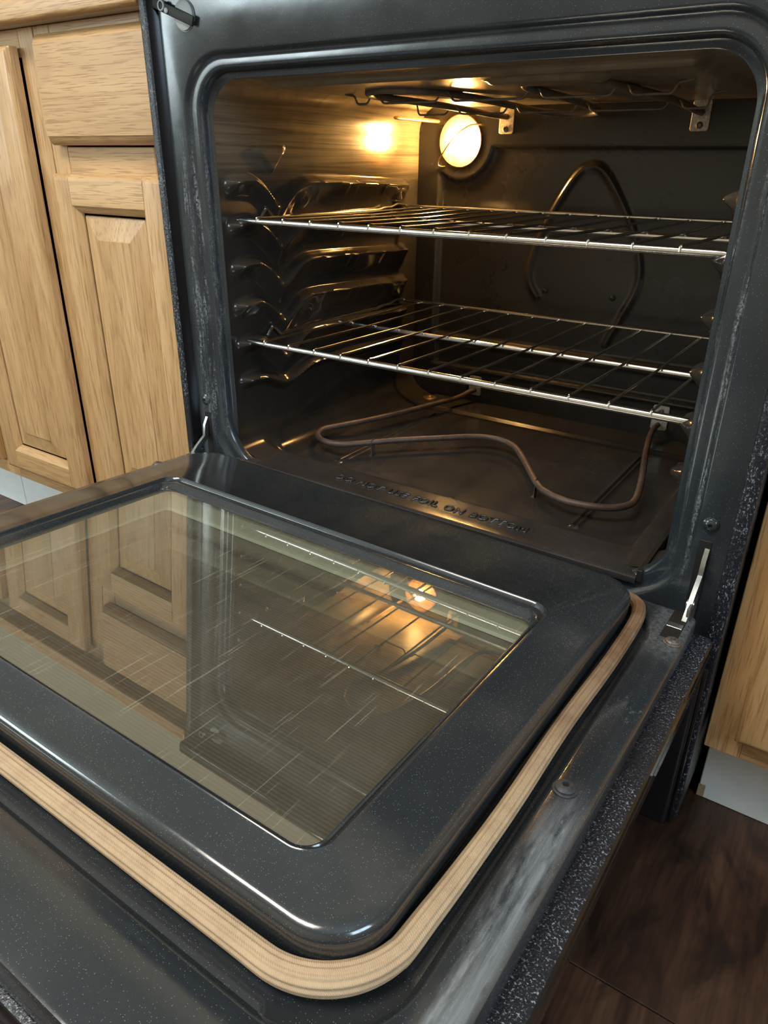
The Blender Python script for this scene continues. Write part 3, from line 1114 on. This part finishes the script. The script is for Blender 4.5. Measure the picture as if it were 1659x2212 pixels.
def hanger(yh, zc, tubes):
    e = bz(yh)
    p = [(-0.222, yh, zc), (-0.207, yh, zc - .002), (-0.203, yh, e - .0085)]
    for xt in tubes:
        p += [(xt - .012, yh, e - .0085), (xt - .006, yh, e + .001), (xt + .006, yh, e + .001), (xt + .012, yh, e - .0085)]
    p += [(0.196, yh, e - .0085), (0.200, yh, zc - .002), (0.216, yh, zc)]
    return MB().tube(fillet_path(p, 0.004, 3), 0.0014, 6).build('hanger_wire', 'element_grey', br)


hanger(0.178, 0.793, (-0.175, -0.073, 0.043, 0.143))
hanger(0.330, 0.793, (-0.146, -0.055, 0.044, 0.159))

BZ = 0.325
bake = [(-0.1665, 0.499), (-0.170, 0.485), (-0.180, 0.45), (-0.194, 0.398), (-0.215, 0.323), (-0.239, 0.252), (-0.262, 0.200), (-0.271, 0.174), (-0.262, 0.148), (-0.239, 0.132), (-0.212, 0.132), (-0.190, 0.149),
        (-0.146, 0.200), (-0.092, 0.252), (-0.056, 0.285), (-0.022, 0.296), (0.012, 0.283), (0.046, 0.244), (0.098, 0.172), (0.124, 0.149), (0.160, 0.138), (0.200, 0.147), (0.221, 0.167), (0.2255, 0.195),
        (0.214, 0.259), (0.188, 0.369), (0.170, 0.455), (0.1690, 0.485), (0.1695, 0.499)]
bk = MB().tube(smooth_path([(x, y, BZ + (0.006 if y > .48 else 0)) for x, y in bake], 6), 0.0046, 12).build('bake_element', 'element_brown', rg)
plate('bracket', -0.179, -0.155, 0.322, 0.358, bk, (-0.167, 0.350))
plate('bracket', 0.158, 0.184, 0.323, 0.364, bk, (0.171, 0.354))
for fx, fy in ((-0.171, 0.170), (0.098, 0.172)):
    f = MB()
    f.box(fx - .0006, fx + .0006, fy - .0045, fy + .0045, ZF + .0002, BZ - .001, .0003, 1)
    f.tube([(fx, fy + math.sin(a) * .0056, BZ + math.cos(a) * .0056) for a in np.linspace(-2.6, 2.6, 14)], .0008, 6)
    f.box(fx - .004, fx + .0006, fy - .0045, fy + .0045, ZF + .0001, ZF + .0009)
    f.build('support_foot', 'element_brown', bk)

# ------------------------------------------------------------------ storage drawer under the oven
dr = MB()
dr.box(-0.372, 0.372, -0.030, 0.012, 0.040, 0.262, 0.006, 3)
dob = dr.build('storage_drawer', 'gloss_black', rg)
for k, yy in enumerate((-0.021, -0.011, -0.001)):
    MB().box(0.3715, 0.3755, yy - .0022, yy + .0022, 0.042, 0.258, .0014, 2).build('side_rib', 'gloss_black', dob)
MB().box(-0.355, 0.355, 0.022, 0.60, 0.012, 0.060, .003, 2).build('base_plinth', 'flat_black', rg)
for x in (-0.33, 0.345):
    for y in (0.05, 0.58):
        MB().lathe([(.016, 0), (.016, .006), (.008, .010), (.008, .03)], (x, y, 0.0005), 'z', 16).build('levelling_foot', 'flat_black', rg)

# ------------------------------------------------------------------ oven door (local frame: plateau top is z=0, y as in world + .06)
OY = 0.06


def dl(hw, yb, yf, r, z):
    return [(x, y + OY, z) for x, y in rrect(-hw, hw, yf, yb, r, NS)]


dm = MB()
dm.loft([
    dl(0.3570, -0.028, -0.6130, 0.010, -0.046), dl(0.3570, -0.028, -0.6130, 0.010, -0.0285), dl(0.3560, -0.029, -0.6120, 0.010, -0.0265), dl(0.3535, -0.031, -0.6095, 0.010, -0.0257),
    dl(0.3290, -0.037, -0.5590, 0.062, -0.0255), dl(0.3265, -0.0385, -0.5565, 0.060, -0.0268), dl(0.3245, -0.040, -0.5545, 0.058, -0.0300), dl(0.3225, -0.041, -0.5525, 0.057, -0.0318),
    dl(0.3020, -0.0435, -0.5265, 0.043, -0.0320), dl(0.3005, -0.0445, -0.5250, 0.041, -0.0300), dl(0.3020, -0.0455, -0.5268, 0.040, -0.0080), dl(0.3015, -0.0465, -0.5260, 0.039, -0.0045),
    dl(0.2990, -0.049, -0.5235, 0.037, -0.0015), dl(0.2950, -0.053, -0.5195, 0.034, -0.0003), dl(0.2915, -0.056, -0.516, 0.032, 0.0),
    dl(0.2535, -0.1480, -0.4920, 0.0210, 0.0), dl(0.2522, -0.1493, -0.4908, 0.0200, 0.0008), dl(0.2508, -0.1508, -0.4896, 0.0190, -0.0002), dl(0.2495, -0.1525, -0.4888, 0.0180, -0.0032), dl(0.2478, -0.1560, -0.4880, 0.0165, -0.0036),
    dl(0.2462, -0.1595, -0.4872, 0.0155, -0.0022), dl(0.2448, -0.1620, -0.4865, 0.0145, -0.0026), dl(0.2436, -0.1655, -0.4858, 0.0135, -0.0056), dl(0.2425, -0.1690, -0.4850, 0.0125, -0.0075), dl(0.2420, -0.1700, -0.4845, 0.0120, -0.0105)])
door = dm.build('oven_door', 'enamel_door', rg, local=True, sharp=40)
door.location = (0.0, -0.06 - 0.32, 0.3516)
door.rotation_euler = (math.atan(-0.0598), math.atan(0.0144), 0)
door['label'] = 'lowered oven door with woven gasket and tinted window'

# outer skin: textured ledge, glossy sides
sk = MB()
sk.loft([dl(0.3568, -0.026, -0.6128, 0.010, -0.0470), dl(0.3690, -0.024, -0.6150, 0.008, -0.0470), dl(0.3735, -0.022, -0.6170, 0.008, -0.0480)], True)
o = sk.build('outer_skin_ledge', 'textured_black', door, local=True)
o['label'] = 'speckled textured edge of the door skin'
sk = MB()
sk.loft([dl(0.3735, -0.022, -0.6170, 0.008, -0.0480), dl(0.3752, -0.020, -0.6185, 0.008, -0.0500), dl(0.3755, -0.020, -0.6190, 0.008, -0.060), dl(0.3748, -0.020, -0.6185, 0.008, -0.0606), dl(0.3748, -0.020, -0.6185, 0.008, -0.0625),
         dl(0.3755, -0.020, -0.6190, 0.008, -0.0632), dl(0.3755, -0.020, -0.6190, 0.008, -0.078), dl(0.370, -0.024, -0.614, 0.008, -0.082)], True, False, True)
sk.build('outer_skin', 'gloss_black', door, local=True)

# window: inner pane, spacer frame, outer pane, backing
def slab(name, mat, hw, yb, yf, r, z, th, parent):
    L = [dl(hw, yb, yf, r, z - th), dl(hw, yb, yf, r, z)]
    return MB().loft(L, True, True, True).build(name, mat, parent, local=True)


def sheet(name, mat, hw, yb, yf, r, z, parent):
    lp_ = dl(hw, yb, yf, r, z)
    return MB().add(lp_, [tuple(range(len(lp_)))]).build(name, mat, parent, local=True)


g1 = sheet('window_pane', 'glass_inner', 0.2455, -0.167, -0.488, 0.012, -0.0085, door)
g1['label'] = 'tinted reflective oven window'
sp_ = MB().loft([dl(0.2450, -0.1675, -0.4875, 0.012, -0.0110), dl(0.2440, -0.1685, -0.4865, 0.011, -0.034), dl(0.2385, -0.174, -0.481, 0.008, -0.0345)], True)
sp_.build('spacer_frame', 'spacer_metal', door, local=True)
sheet('window_pane', 'glass_outer', 0.2450, -0.1675, -0.4875, 0.012, -0.0352, door)
sp2 = MB().loft([dl(0.2450, -0.1675, -0.4875, 0.012, -0.0360), dl(0.2445, -0.168, -0.487, 0.011, -0.050)], True)
sp2.build('spacer_frame', 'spacer_metal', door, local=True)
sheet('window_backing', 'glass_backing', 0.2450, -0.1675, -0.4875, 0.012, -0.0505, door)

# woven gasket rope round three sides of the plateau
gp = [(0.283, -0.0440), (0.2950, -0.0450), (0.3035, -0.0520), (0.3085, -0.066), (0.3110, -0.085)] + [(0.3122 + 0.0008 * math.sin(k * 0.9), -0.11 - 0.0305 * k) for k in range(12)] + [(0.3110, -0.466)]
R_ = 0.054
hwg, yfg = 0.3105, -0.5365
corner = [(hwg - R_ + R_ * math.cos(a), yfg + R_ + R_ * math.sin(a)) for a in np.linspace(-0.12, -math.pi / 2, 12)]
right = gp + corner
path = right + [(0.24 - 0.04 * k, yfg) for k in range(13)] + [(-x, y) for x, y in right[::-1]]
gpts = smooth_path([(x, y + OY, -0.0215) for x, y in path], 7)


def gprof(th):
    return 1.0 + 0.060 * math.cos(12 * th) - 0.10 * abs(math.cos(th)) ** 3


grad = [0.0063 + 0.0007 * max(0, min(1, (-(p.y - OY) - 0.40) / 0.08)) + 0.0008 * math.exp(-(((abs(p.x) - 0.285) / 0.03) ** 2 + ((p.y - OY + 0.52) / 0.03) ** 2)) for p in gpts]
gk = MB().tube(gpts, grad, 78, True, (0, 0, 1), gprof).build('gasket', 'woven_gasket', door, local=True, sharp=80)
gk['label'] = 'beige woven fibreglass gasket scorched near the hinge'

# flange screws
screw(door, (0.3480, -0.094 + OY, -0.0256), 0.0066, 'z', True)
screw(door, (0.3355, -0.328 + OY, -0.0256), 0.0070, 'z', True, 'screw_dark')
screw(door, (-0.3480, -0.094 + OY, -0.0256), 0.0066, 'z', True)

# hinge arms, and black boxes for the shade inside their slots
for s in (-1, 1):
    # thin black box on the door flange, standing in for the slot's dark inside
    MB().box(s * 0.3425 - .0078, s * 0.3425 + .0078, -0.0895 + OY, -0.0300 + OY, -0.0262, -0.0250, .0004, 1).build('hinge_slot_dark', 'flat_black', door, local=True)
    MB().box(s * 0.3425 - .0070, s * 0.3425 + .0070, -0.067 + OY, -0.058 + OY, -0.0252, -0.0240, .0003, 1).build('slot_bar', 'steel_arm', door, local=True)
    MB().box(s * 0.3440 - .0060, s * 0.3440 + .0060, -0.0006, 0.004, 0.285, 0.386, .0003, 1).build('hinge_slot_dark', 'flat_black', rg)  # black box for the darkness of the frame slot, no hole is cut
    prof = [(0.006, 0.3835), (-0.004, 0.3660), (-0.006, 0.350), (-0.022, 0.338), (-0.034, 0.326), (-0.052, 0.3125), (-0.080, 0.300)]
    m = MB()
    P2 = [Vector((0, y, z)) for y, z in prof]
    widths = [.0030, .0034, .0038, .0046, .0056, .0056, .0038]
    Lp = []
    for i_, p in enumerate(P2):
        tn = (P2[min(i_ + 1, 6)] - P2[max(i_ - 1, 0)]).normalized()
        nn = Vector((0, -tn.z, tn.y))
        w_ = widths[i_]
        xa, xb = s * 0.3468 - .0022, s * 0.3468 + .0022
        a_, b_ = p + nn * w_, p - nn * w_
        Lp.append([(xa, a_.y, a_.z), (xb, a_.y, a_.z), (xb, b_.y, b_.z), (xa, b_.y, b_.z)])
    m.loft(Lp, True, True, True)
    arm = m.build('hinge_arm', 'steel_arm', rg, sharp=30)
    MB().lathe([(.0052, -.0035), (.0052, .0035)], (s * 0.3468, -0.030, 0.3290), 'x', 18).build('pin', 'steel_arm', arm)
    MB().box(s * 0.3485 - .0016, s * 0.3485 + .0016, -0.046, -0.012, 0.305, 0.333, .001, 2).build('link_plate', 'steel_arm', arm)

# door handle on the underside (outer face) near the front edge
hd = MB().tube([(-0.30, -0.560 + OY, -0.122), (0.30, -0.560 + OY, -0.122)], 0.011, 16).build('handle', 'gloss_black', door, local=True)
for s in (-1, 1):
    MB().box(s * 0.27 - .012, s * 0.27 + .012, -0.570 + OY, -0.550 + OY, -0.122, -0.0815, .003, 2).build('handle_post', 'gloss_black', hd, local=True)


# ------------------------------------------------------------------ oven racks
def make_rack(zr, label):
    t_ = empty('oven_rack', (0, 0.25, zr))
    tag(t_, label, 'oven rack', 'chrome wire racks in the oven')
    return t_


def rack_parts(zr, par):
    yf, yb_, ym, xr = 0.0465, 0.4535, 0.247, 0.3005
    f = MB()
    f.tube([(-0.3055, yf, zr - .001), (-0.300, yf, zr), (-0.290, yf, zr), (0.290, yf, zr), (0.300, yf, zr), (0.3055, yf, zr - .001)], [.0022, .0034, .0042, .0042, .0034, .0022], 14)
    f.build('front_bar', 'chrome', par)
    MB().tube([(-0.302, yb_, zr + .002), (0.302, yb_, zr + .002)], .0027, 10).build('rear_bar', 'chrome', par)
    MB().tube([(-0.300, ym, zr - .0045), (0.300, ym, zr - .0045)], .0034, 10).build('middle_bar', 'chrome', par)
    for s in (-1, 1):
        p = [(s * xr, yf + .002, zr - .0005), (s * xr, 0.088, zr - .0005), (s * xr, 0.093, zr + .006), (s * xr, 0.101, zr + .0125), (s * xr, 0.108, zr + .006), (s * xr, 0.115, zr - .0015), (s * xr, 0.135, zr - .0005), (s * xr, 0.37, zr - .0005),
             (s * xr, 0.385, zr + .002), (s * xr, 0.405, zr + .002), (s * xr, 0.425, zr + .0065), (s * xr, yb_, zr + .003)]
        MB().tube(fillet_path(p, 0.005, 4), .0026, 8).build('side_rail', 'chrome', par)
    w = None
    for k in range(13):
        x = -0.2660 + k * 0.04395
        if w is None:
            zt = zr + .0042
            w = MB().tube(fillet_path([(0, yf - .0034, zr - .0005), (0, yf - .0028, zt + .0012), (0, yf + .008, zt), (0, ym, zr + .0005), (0, yb_ - .012, zr + .0012), (0, yb_ - .001, zr - .001)], .004, 3), .00165, 8).build('wire', 'chrome', par)
            w.location.x = x
        else:
            c = copy_part(w, par)
            c.location = (x, w.location.y, w.location.z)
    return


Z1, Z2 = 0.6436, 0.4856
r1 = make_rack(Z1, 'chrome wire oven rack, the upper one, near the lit lamp')
rack_parts(Z1, r1)
r2 = make_rack(Z2, 'chrome wire oven rack, the lower one, above the bake element')
rack_parts(Z2, r2)

# ------------------------------------------------------------------ ceiling lamp of the kitchen (outside the photograph, above the room)
cl = empty('ceiling_light', (-0.35, -1.15, 2.42))
tag(cl, 'white rectangular ceiling light fixture over the kitchen floor', 'ceiling light')
MB().box(-0.95, 0.25, -1.42, -0.88, 2.402, 2.42, .004, 2).build('housing', 'window_white', cl)
